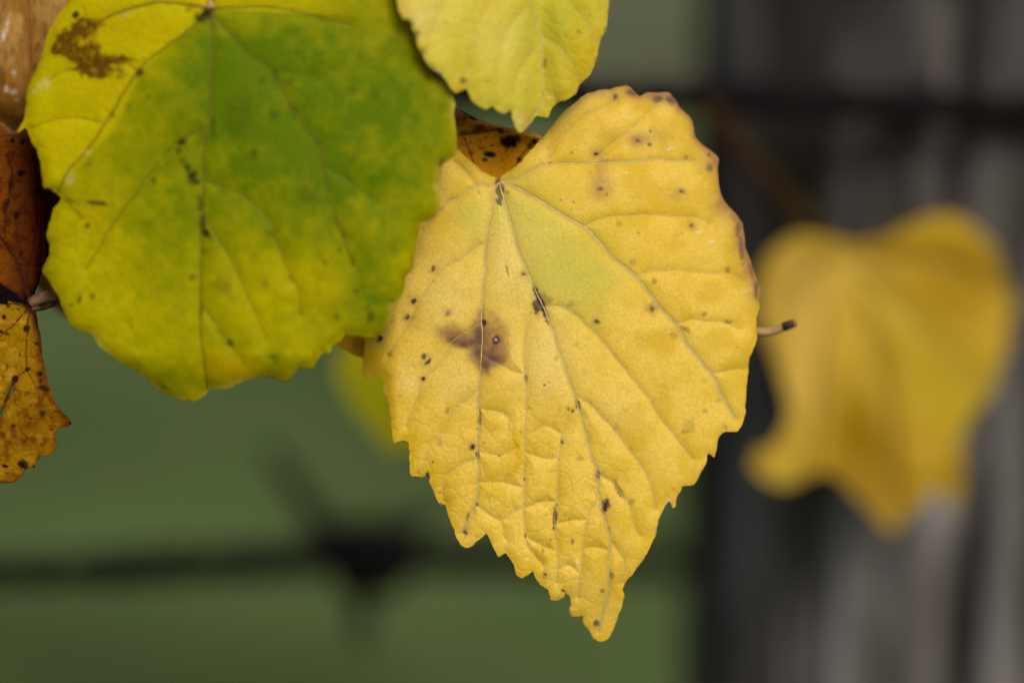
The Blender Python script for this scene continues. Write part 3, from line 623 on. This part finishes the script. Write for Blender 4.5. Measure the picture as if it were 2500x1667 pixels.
# ------------------------------------------------------------------ the lemon yellow leaf hanging from above
PALE = [(1262,-230),(1300,-300),(1390,-290),(1460,-180),(1482,-70),(1487,0),(1484,36),(1479,77),(1472,86),(1468,93),(1461,121),(1454,154),(1444,178),(1439,184),(1428,196),(1414,211),(1407,228),(1402,232),(1386,243),(1368,248),(1357,255),(1345,268),(1338,287),(1322,285),(1311,284),(1296,296),(1286,314),(1271,325),(1257,311),(1252,293),(1246,271),(1232,279),(1218,273),(1204,261),(1186,268),(1171,262),(1150,243),(1139,218),(1129,221),(1111,227),(1100,214),(1079,182),(1061,171),(1043,157),(1032,132),(1018,111),(1018,86),(1007,71),(1004,50),(986,45),(975,29),(970,0),(960,-90),(985,-210),(1060,-290),(1160,-310),(1230,-270)]
PV = [
 ([(1262,-220),(1272,-120),(1284,-20),(1289,0),(1307,46),(1321,107),(1327,179),(1323,232),(1303,286),(1280,316)],7,4,.55,1),
 ([(1285,-20),(1340,-15),(1389,7),(1436,71),(1457,125)],4,2,.45,2),([(1322,93),(1361,111),(1396,161),(1412,200)],4,2,.45,2),([(1326,221),(1350,236),(1356,252)],3,2,.4,2),([(1275,-90),(1360,-70),(1440,-20),(1478,50)],4,2,.4,2),
 ([(1290,10),(1240,80),(1215,170),(1210,255)],3,2,.28,2),([(1318,110),(1270,170),(1250,230)],3,2,.28,2),([(1275,-80),(1190,20),(1150,120),(1135,200)],3,2,.28,2),([(1265,-160),(1150,-80),(1070,40),(1040,130)],3,2,.28,2),
]
def pale_dz(X, Y):
    h = -(X - 970) / 510 * 11 - 6 * sstep(1320, 1490, X) * 0 + 1.6 * np.sin((X - 970) / 34) * sstep(-50, 200, Y) * sstep(1290, 1150, X) * .35
    return h - 2.0 * ((Y - 60) / 300) ** 2 + 2.2 * np.exp(-((X - 1318) / 40) ** 2) * -1
def pale_paint(X, Y, e, vd, F):
    n1 = fbm(X, Y, 70, 271); n2 = fbm(X, Y, 22, 275)
    F['N'] = np.clip(.9 * sstep(.4, .7, n1) * .6 + .55 * sstep(1310, 1400, X), 0, 1)
    F['G'] = np.clip(gauss(X, Y, [(1360,80,50,120,.5),(1290,60,60,60,.35),(1250,250,60,40,.35),(1120,200,60,30,.3),(1450,30,40,60,.35)]) * (.5 + n1), 0, .7)
    F['S'] = np.clip(gauss(X, Y, [(1425,130,40,70,.5),(1350,180,40,50,.35),(1120,220,50,18,.5),(985,25,18,30,.7),(1030,130,20,30,.4)]) * (.5 + n2), 0, .8)
    F['P'] = np.clip(gauss(X, Y, [(1030,40,50,50,.5),(1270,300,16,22,.6),(1220,100,60,60,.25)]), 0, .7)
    spots(X, Y, F, 'D', [(1008,60,9,5,60,.6),(1020,80,5,10,-30,.6),(1033,125,5,9,-30,.5),(1050,160,10,6,40,.5),(1131,197,8,9,30,.65),(1330,158,6,14,0,.5),(1413,78,5,5,0,.5),(1440,38,4,4,0,.5),(1478,76,4,9,0,.6),(1382,88,4,4,0,.35),(1193,198,4,6,0,.3),(1060,172,10,5,25,.6)], .45, .5, 25, 9)
    F['B'] = np.maximum(F['B'], .6 * np.exp(-(e / 4) ** 1.3) * sstep(.42, .6, fbm(X, Y, 24, 291)))
    specks(X, Y, F, 'D', 50, (980,0,1480,300), 1.5, 4, .35, 43)
m_pale = leaf_material('leaf_lemon', lin(212,196,70), lin(194,174,30), lin(176,178,44), lin(140,100,50), lin(84,66,36), lin(186,166,70), lin(196,164,8), lin(222,204,128), trans=.25, fine=.8)
build_leaf('lemon yellow leaf with a pointed tip hanging in the gap above the golden leaf', PALE, .4825, pale_dz, 2.6, m_pale, vein_y, PV, pale_paint, base=(1262,-225),
    petiole=[at(1262,-225,.4905), at(1255,-290,.50), at(1240,-340,.52), cane_at(1230)], quilt=.75, quilt_w=34, tert=.08, edge_curl=.5, seed=3)

# ------------------------------------------------------------------ dark-spotted amber leaf seen through the notch
AMBER = [(1190,560),(1090,520),(1050,430),(1060,320),(1085,275),(1111,264),(1129,271),(1157,286),(1186,296),(1211,305),(1236,311),(1262,316),(1289,318),(1304,320),(1321,332),(1326,340),(1330,370),(1325,430),(1290,510),(1240,550)]
AV = [([(1190,540),(1170,450),(1150,380),(1130,330)],5,3,.4,1),([(1195,530),(1240,450),(1268,390),(1300,345)],5,3,.55,1),([(1118,330),(1150,326),(1190,320),(1220,315)],4,3,.9,2)]
def amber_dz(X, Y): return -.018 * (Y - 340) * 0 - 1.5 * np.exp(-((X - 1220) / 60) ** 2) + 2.2 * np.exp(-((Y - 285 - (X - 1111) * .25) / 14) ** 2)
def amber_paint(X, Y, e, vd, F):
    n1 = fbm(X, Y, 40, 371); n2 = fbm(X, Y, 14, 375)
    F['N'] = n1; F['S'] = np.clip(.5 * n1 + .4 * sstep(300, 400, Y), 0, .8)
    F['P'] = np.clip(np.exp(-((e - 4) / 6) ** 2) * sstep(330, 300, Y) * .8 + gauss(X, Y, [(1305,326,22,9,1.0)]), 0, .9)
    F['B'] = np.clip(gauss(X, Y, [(1140,285,34,10,1.0),(1180,312,22,10,.8),(1230,318,16,8,.6),(1165,320,20,8,.6),(1120,300,12,20,.4),(1130,325,26,6,.7)]) * (.3 + 1.4 * n2), 0, .9)
    spots(X, Y, F, 'D', [(1243,346,22,17,0,1),(1262,340,10,10,0,.9),(1196,377,15,8,8,1),(1184,391,7,5,0,.9),(1268,389,5,8,30,.9),(1150,374,8,4,0,.6),(1171,342,4,3,0,.5),(1186,337,5,3,0,.5),(1202,356,6,3,0,.55),(1176,362,7,3,0,.5),(1237,369,4,4,0,.6),(1294,358,8,7,0,.7),(1304,346,5,7,0,1),(1150,347,4,2,0,.5),(1160,350,3,2,0,.5),(1222,320,10,6,30,.8),(1135,275,16,4,25,.85),(1155,290,10,4,25,.85),(1212,297,6,4,0,.9)], .3, .4, 35, 8)
    specks(X, Y, F, 'D', 40, (1100,300,1300,430), 1, 3, .5, 45)
m_amber = leaf_material('leaf_amber', lin(240,182,16), lin(232,168,8), lin(150,130,20), lin(104,58,14), lin(40,14,6), lin(140,92,20), lin(238,172,0), lin(232,196,110), trans=.5)
build_leaf('amber leaf with black spots showing through the notch of the golden heart-shaped leaf', AMBER, .5045, amber_dz, 2.4, m_amber, vein_k, AV, amber_paint, base=(1190,550),
    petiole=[at(1190,550,.506), at(1100,560,.516), at(940,420,.525), at(850,0,.532), cane_at(820)], quilt=.3, tert=.05, seed=4)

# ------------------------------------------------------------------ leaves at the left: tan, and the dark red / spotted one
TAN = [(60,-120),(150,-140),(230,-80),(250,40),(220,180),(160,290),(100,345),(60,345),(36,330),(20,312),(0,300),(-60,270),(-130,180),(-150,40),(-100,-90)]
def tan_dz(X, Y): return -3 * ((X - 40) / 150) ** 2 - 3 * sstep(220, 330, Y) + 1.0 * np.sin(X / 13 + 1.5 * fbm(X, Y, 80, 5)) * .5
def tan_paint(X, Y, e, vd, F):
    st = fbm(X * 1.0, Y * .22, 16, 471); n2 = fbm(X, Y, 30, 475)
    F['N'] = np.clip(.65 * sstep(.35, .65, st) + .6 * sstep(.4, .65, fbm(X, Y * .3, 7, 478)) - .1, 0, 1); F['S'] = np.clip(sstep(120, 240, Y) * .75 * (.4 + n2) + .5 * sstep(.55, .7, st), 0, .85)
    F['B'] = np.clip(sstep(170, 300, Y + .35 * X) * .95 * (.4 + n2) + .7 * sstep(.62, .75, fbm(X, Y * .4, 22, 481)) * sstep(40, 140, Y), 0, .9)
    spots(X, Y, F, 'D', [(92,118,7,16,10,.5),(30,130,6,14,0,.4),(5,190,10,26,0,.5),(36,300,20,16,20,.6),(50,310,18,12,0,.6),(10,285,8,10,0,.5)], .5, .6, 45, 12)
    spots(X, Y, F, 'W', [(18,58,4,10,5,.4),(9,88,5,13,10,.42),(35,178,7,4,0,.25),(15,217,5,7,0,.3),(32,225,8,6,-10,.28),(40,245,5,4,0,.2)], .7, .9, 46, 5)
m_tan = leaf_material('leaf_tan', lin(176,136,72), lin(124,88,30), lin(120,110,40), lin(86,52,12), lin(50,30,10), lin(140,100,60), lin(142,92,12), lin(190,160,120), trans=.15, rough=.5, spec=.06)
TV = [([(60,-110),(70,0),(75,120),(70,230),(50,320)],5,3,.4,1),([(60,-100),(10,20),(-30,150)],4,2,.4,1)]
build_leaf('shrivelled tan leaf with pale streaks tucked behind the green leaf', TAN, .510, tan_dz, 3.0, m_tan, vein_k, TV, tan_paint, base=(60,-115),
    petiole=[at(60,-115,.511), at(90,-250,.508), at(140,-380,.518), cane_at(180)], quilt=.3, tert=.06, seed=5)

RED = [(78,748),(45,744),(20,742),(0,740),(-60,720),(-150,600),(-190,500),(-170,390),(-100,320),(-30,296),(5,300),(30,322),(60,308),(110,330),(160,400),(170,470),(160,520),(135,560),(127,585),(124,600),(120,622),(108,650),(98,680),(86,715)]
RV = [([(74,740),(60,700),(40,640),(20,605),(0,575),(-40,500)],7,4,.95,1),([(76,735),(66,690),(75,640),(88,600),(95,550),(95,480),(90,400)],6,3,.6,1),([(92,560),(60,500),(30,430)],3,2,.3,2),([(10,590),(15,520),(30,450),(20,380)],5,3,.6,2)]
def red_dz(X, Y):
    return -2.5 * ((X - 60) / 90) ** 2 * (X > 60) + .012 * (60 - X) - .010 * (740 - Y) + 1.5 * np.exp(-((X - 104) / 16) ** 2) * -1
def red_paint(X, Y, e, vd, F):
    n1 = fbm(X, Y, 60, 571); n2 = fbm(X, Y, 20, 575)
    F['N'] = n1; F['S'] = np.clip(sstep(70, -10, X) * .6 * (.3 + n1), 0, .7)
    F['B'] = np.clip(sstep(60, 115, X + 20 * (n1 - .5)) * sstep(400, 470, Y) * 1.0 + .5 * sstep(.5, .7, n2), 0, 1)
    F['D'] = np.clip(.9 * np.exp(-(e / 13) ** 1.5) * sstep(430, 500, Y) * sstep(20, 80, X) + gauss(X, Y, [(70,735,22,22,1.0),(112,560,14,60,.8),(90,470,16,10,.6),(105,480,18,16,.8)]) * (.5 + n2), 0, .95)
    F['D'] = np.maximum(F['D'], sstep(-4, 6, (Y - 688) - X * .72 + 8 * (n2 - .5)))  # shade of the recess below the leaf, painted as near-black colour
    spots(X, Y, F, 'D', [(31,344,6,8,0,1),(54,347,6,7,0,1),(52,423,9,8,0,.95),(28,447,7,22,10,.8),(14,500,8,20,20,.7),(40,525,7,9,20,.8),(52,620,5,8,20,.7),(20,545,10,8,0,.4),(40,570,7,6,0,.5)], .4, .5, 55, 11)
    specks(X, Y, F, 'D', 30, (-20,300,110,720), 2, 5, .4, 47)
    F['P'] = np.clip(np.exp(-(e / 5) ** 1.5) * sstep(345, 320, Y) * .8, 0, .8)
m_red = leaf_material('leaf_rust', lin(84,36,0), lin(62,24,0), lin(90,80,10), lin(48,8,2), lin(12,2,3), lin(46,14,4), lin(138,76,2), lin(130,96,66), trans=.2, rough=.5, spec=.02)
LOW = [(78,744),(50,741),(31,737),(0,734),(-60,726),(-150,760),(-210,860),(-220,980),(-180,1090),(-110,1160),(-40,1180),(0,1178),(31,1177),(51,1165),(62,1148),(72,1142),(84,1141),(86,1134),(97,1114),(110,1113),(122,1109),(132,1100),(138,1088),(137,1075),(135,1062),(139,1047),(150,1043),(168,1040),(174,1034),(172,1026),(165,1016),(153,1007),(143,995),(133,978),(124,950),(115,930),(112,900),(105,879),(100,830),(94,798),(90,770),(84,750)]
LV = [([(76,748),(68,790),(64,830),(64,880),(66,905)],5,3,.8,1),([(66,905),(45,918),(32,935),(18,970),(2,1005),(-20,1040)],5,3,.8,2),([(66,905),(90,950),(105,1000),(130,1025)],3,2,.35,2),
      ([(72,750),(45,780),(20,805),(-10,830),(-60,870)],6,3,.7,1),([(80,752),(90,800),(100,860)],3,2,.4,1),([(32,935),(45,1020),(60,1100)],3,2,.3,2)]
def low_dz(X, Y): return -1.5 * ((X - 60) / 110) ** 2 + .008 * (40 - X) + 1.2 * (fbm(X, Y, 90, 3) - .5) - 2.5 * sstep(140, 174, X)
def low_paint(X, Y, e, vd, F):
    n1 = fbm(X, Y, 50, 671); n2 = fbm(X, Y, 16, 675)
    F['N'] = n1; F['P'] = np.clip(.45 * sstep(.55, .75, fbm(X, Y, 28, 681)), 0, .5)
    br = gauss(X, Y, [(95,830,14,80,.6),(105,900,16,60,.7),(105,1000,40,40,.6),(70,1050,50,40,.6),(95,1080,50,24,.45),(20,1080,40,50,.4),(110,935,18,22,.5),(40,1165,60,20,.5),(75,960,20,16,.3),(150,1020,22,18,.6)])
    F['B'] = np.clip(br * (.15 + 1.5 * n2) + .75 * np.exp(-(e / 7) ** 1.3) * (.5 + n1) + .45 * sstep(.55, .7, n2) * (Y > 940), 0, .95)
    F['D'] = np.clip(.85 * np.exp(-(e / 8) ** 1.5) * sstep(960, 760, Y) * (X > 40) * (.4 + n1) + gauss(X, Y, [(76,750,18,20,1.1),(84,790,8,30,.5)]), 0, .95)
    spots(X, Y, F, 'D', [(11,774,6,5,20,1),(45,755,5,5,0,.8),(20,746,5,6,0,.8),(65,803,8,10,0,.95),(66,903,9,6,-20,.95),(36,926,12,8,-50,1),(97,913,7,7,0,.95),(98,932,4,8,0,.7),(108,948,14,9,30,.85),(91,838,6,5,0,.8),(17,895,5,10,0,.6),(8,920,3,3,0,.6),(103,1010,8,12,-10,.8),(66,961,9,6,0,.5),(31,1040,6,3,0,.8),(72,1021,5,2,-20,.9),(55,1135,14,8,25,1),(62,1130,6,14,-40,.8),(14,1137,9,4,10,1),(84,1138,7,4,20,1),(18,1155,6,3,0,.5),(125,1048,5,3,0,.7),(60,1078,6,4,0,.4),(5,1060,9,9,0,.6),(172,1033,5,5,0,.9),(18,970,4,14,25,.8),(48,866,3,4,0,.6),(104,1085,8,4,0,.5),(140,1005,6,4,0,.6),(18,816,6,3,0,.8),(2,810,6,5,0,.9)], .35, .5, 65, 8)
    specks(X, Y, F, 'D', 90, (-20,740,140,1170), 1, 3.6, .7, 49)
m_low = leaf_material('leaf_ochre_spotted', lin(156,118,2), lin(136,98,1), lin(130,116,8), lin(100,56,2), lin(30,10,3), lin(120,76,8), lin(160,110,0), lin(190,150,40), trans=.2, spec=.03)
build_leaf('rust red shadowed leaf with dark veins behind the left edge of the green leaf', RED, .4985, red_dz, 2.6, m_red, vein_k, RV, red_paint, base=(76,742),
    petiole=[at(74,742,.4985), at(88,732,.4985), at(120,722,.4985), at(160,708,.4995), at(260,640,.502), at(300,300,.508), at(320,-200,.516), cane_at(330)], pet_mat=stalk_dark, pet_r=(.00105,.0013), quilt=.5, tert=.12, seed=6)
build_leaf('yellow ochre leaf riddled with brown spots and two small holes, below the rust red leaf', LOW, .4980, low_dz, 2.3, m_low, vein_k, LV, low_paint, base=(78,746),
    petiole=[at(76,746,.4985), at(92,748,.4995), at(125,738,.501), at(170,722,.5035), at(275,650,.506), at(315,300,.511), at(335,-200,.518), cane_at(345)], pet_mat=stalk_dark, pet_r=(.0009,.0011),
    holes=[(26,953,17,5.5,math.radians(-62)), (2,1008,18,6,math.radians(-66))], quilt=.4, tert=.16, seed=7)

# ------------------------------------------------------------------ soft leaves farther back
def soft_paint(gl, sl, br, seed):
    def f(X, Y, e, vd, F):
        n1 = fbm(X, Y, 90, seed); F['N'] = n1
        F['G'] = np.clip(gauss(X, Y, gl) * (.6 + .8 * n1), 0, .9); F['S'] = np.clip(gauss(X, Y, sl) * (.7 + .6 * n1), 0, .95); F['P'] = np.clip(gauss(X, Y, br), 0, .9)
        specks(X, Y, F, 'D', 20, (X.min(), Y.min(), X.max(), Y.max()), 2, 6, .6, seed)
    return f
BACK = [(2072,596),(2120,592),(2170,576),(2215,552),(2262,534),(2312,524),(2360,540),(2398,572),(2428,604),(2440,650),(2462,700),(2474,740),(2462,790),(2458,850),(2436,900),(2428,950),(2392,990),(2366,1030),(2348,1083),(2352,1150),(2346,1215),(2330,1238),(2304,1205),(2284,1190),(2256,1232),(2216,1262),(2178,1300),(2140,1262),(2090,1212),(2050,1170),(2020,1150),(1984,1160),(1945,1180),(1900,1186),(1862,1166),(1832,1136),(1850,1100),(1888,1086),(1912,1050),(1924,1000),(1908,930),(1886,860),(1862,800),(1850,730),(1856,676),(1884,618),(1945,572),(2010,578)]
BV = [([(2060,640),(2100,760),(2140,900),(2170,1050),(2178,1270)],8,4,.4,1),([(2060,640),(2200,760),(2330,900),(2400,980)],8,4,.4,1),([(2065,635),(2200,640),(2330,660),(2450,730)],8,4,.4,1),([(2055,650),(2010,800),(1985,1000),(1930,1200)],8,4,.4,1),([(2050,640),(1960,680),(1880,740)],7,4,.4,1)]
def back_dz(X, Y):
    fold = 2030 - (Y - 620) * .03
    return np.where(X < fold, -.045 * (fold - X), -.03 * (X - fold)) + 4 * np.sin((X - 2030) / 130) * sstep(2060, 2200, X) - 5 * gauss(X, Y, [(2080,1120,70,140,1)]) - 3 * gauss(X, Y, [(2330,720,110,90,.8)])
m_back = leaf_material('leaf_back_yellow', lin(190,156,44), lin(176,144,30), lin(158,142,24), lin(120,80,30), lin(60,40,20), lin(170,140,56), lin(142,110,0), lin(208,172,80), trans=.2, fine=.4)
build_leaf('yellow lobed leaf with a curled left lobe hanging against the wooden post', BACK, .622, back_dz, 5, m_back, vein_y, BV,
    soft_paint([(2330,950,130,120,.5),(2200,830,120,120,.3)], [(2340,690,120,110,1.0),(2090,1100,80,150,1.1),(2170,1200,110,100,1.0),(2330,1160,40,70,.8),(2180,620,80,50,.5)], [(1950,720,90,160,.9),(1960,960,60,120,.6),(1900,1150,70,60,.3)], 771), base=(2060,640),  # pale left flank and darker lower fold paint in the fold's light and shade
    petiole=[at(2060,640,.6235), at(1990,560,.628), at(1900,460,.631), at(1810,360,.632), at(1745,285,.633), at(1715,246,.6345)], pet_mat=plain_material('stalk_brown', lin(48,34,10), lin(36,24,8), 90, spec=.05), pet_r=(.0018,.0027), quilt=4.0, quilt_w=60, tert=.1, rough_edge=3, seed=8)
OLIVE = [(930,780),(1000,760),(1070,800),(1100,900),(1080,1010),(1010,1090),(950,1100),(900,1040),(850,985),(820,910),(835,850),(880,810)]
m_olive = leaf_material('leaf_back_olive', lin(226,214,20), lin(214,204,10), lin(190,196,0), lin(90,70,10), lin(60,50,10), lin(140,124,10), lin(150,126,0), lin(190,180,60), trans=.5, fine=.4)
build_leaf('soft olive yellow leaf showing below the green leaf beside the golden leaf', OLIVE, .625, lambda X, Y: -.01 * (X - 950), 6, m_olive, vein_g,
    [([(935,790),(950,900),(955,1080)],6,3,.4,1),([(935,790),(880,880),(850,970)],5,3,.4,1)], soft_paint([(900,960,90,90,.4)], [], [], 871), base=(935,785),
    petiole=[at(935,788,.625), at(960,600,.61), at(990,200,.585), at(1010,-200,.56), cane_at(1010)], quilt=.5, seed=9)
HONEY = [(905,760),(930,810),(920,850),(895,874),(866,868),(838,852),(815,838),(800,800),(830,740),(870,730)]
m_honey = leaf_material('leaf_honey', lin(248,206,44), lin(240,196,34), lin(170,150,20), lin(120,80,20), lin(60,40,10), lin(180,140,30), lin(236,184,10), lin(244,206,90), trans=.5, fine=.5)
build_leaf('small honey yellow leaf corner peeping from under the green leaf by the golden leaf', HONEY, .5105, lambda X, Y: -.01 * (X - 870), 4, m_honey, vein_y,
    [([(880,745),(875,800),(862,855)],4,2,.4,1)], soft_paint([], [(890,850,30,30,.4)], [], 971), base=(880,742),
    petiole=[at(880,745,.5115), at(890,600,.520), at(880,200,.54), at(870,-200,.535), cane_at(860)], quilt=.3, seed=10)
RUST2 = [(60,640),(110,660),(170,680),(200,740),(180,775),(150,768),(125,745),(105,720),(85,700),(50,690)]
build_leaf('soft rusty orange leaf scrap behind the stalk of the rust red leaf', RUST2, .532, lambda X, Y: 0 * X, 5, leaf_material('leaf_rusty_orange', lin(140,96,8), lin(120,78,6), lin(120,100,10), lin(90,50,10), lin(50,30,10), lin(120,80,20), lin(136,92,0), lin(150,110,40), trans=.3, fine=.4), vein_k,
    [([(190,700),(140,720),(110,715)],4,2,.4,1)], None, base=(190,700), petiole=[at(190,700,.532), at(260,600,.532), at(300,200,.53), at(300,-200,.528), cane_at(300)], quilt=.3, seed=12)
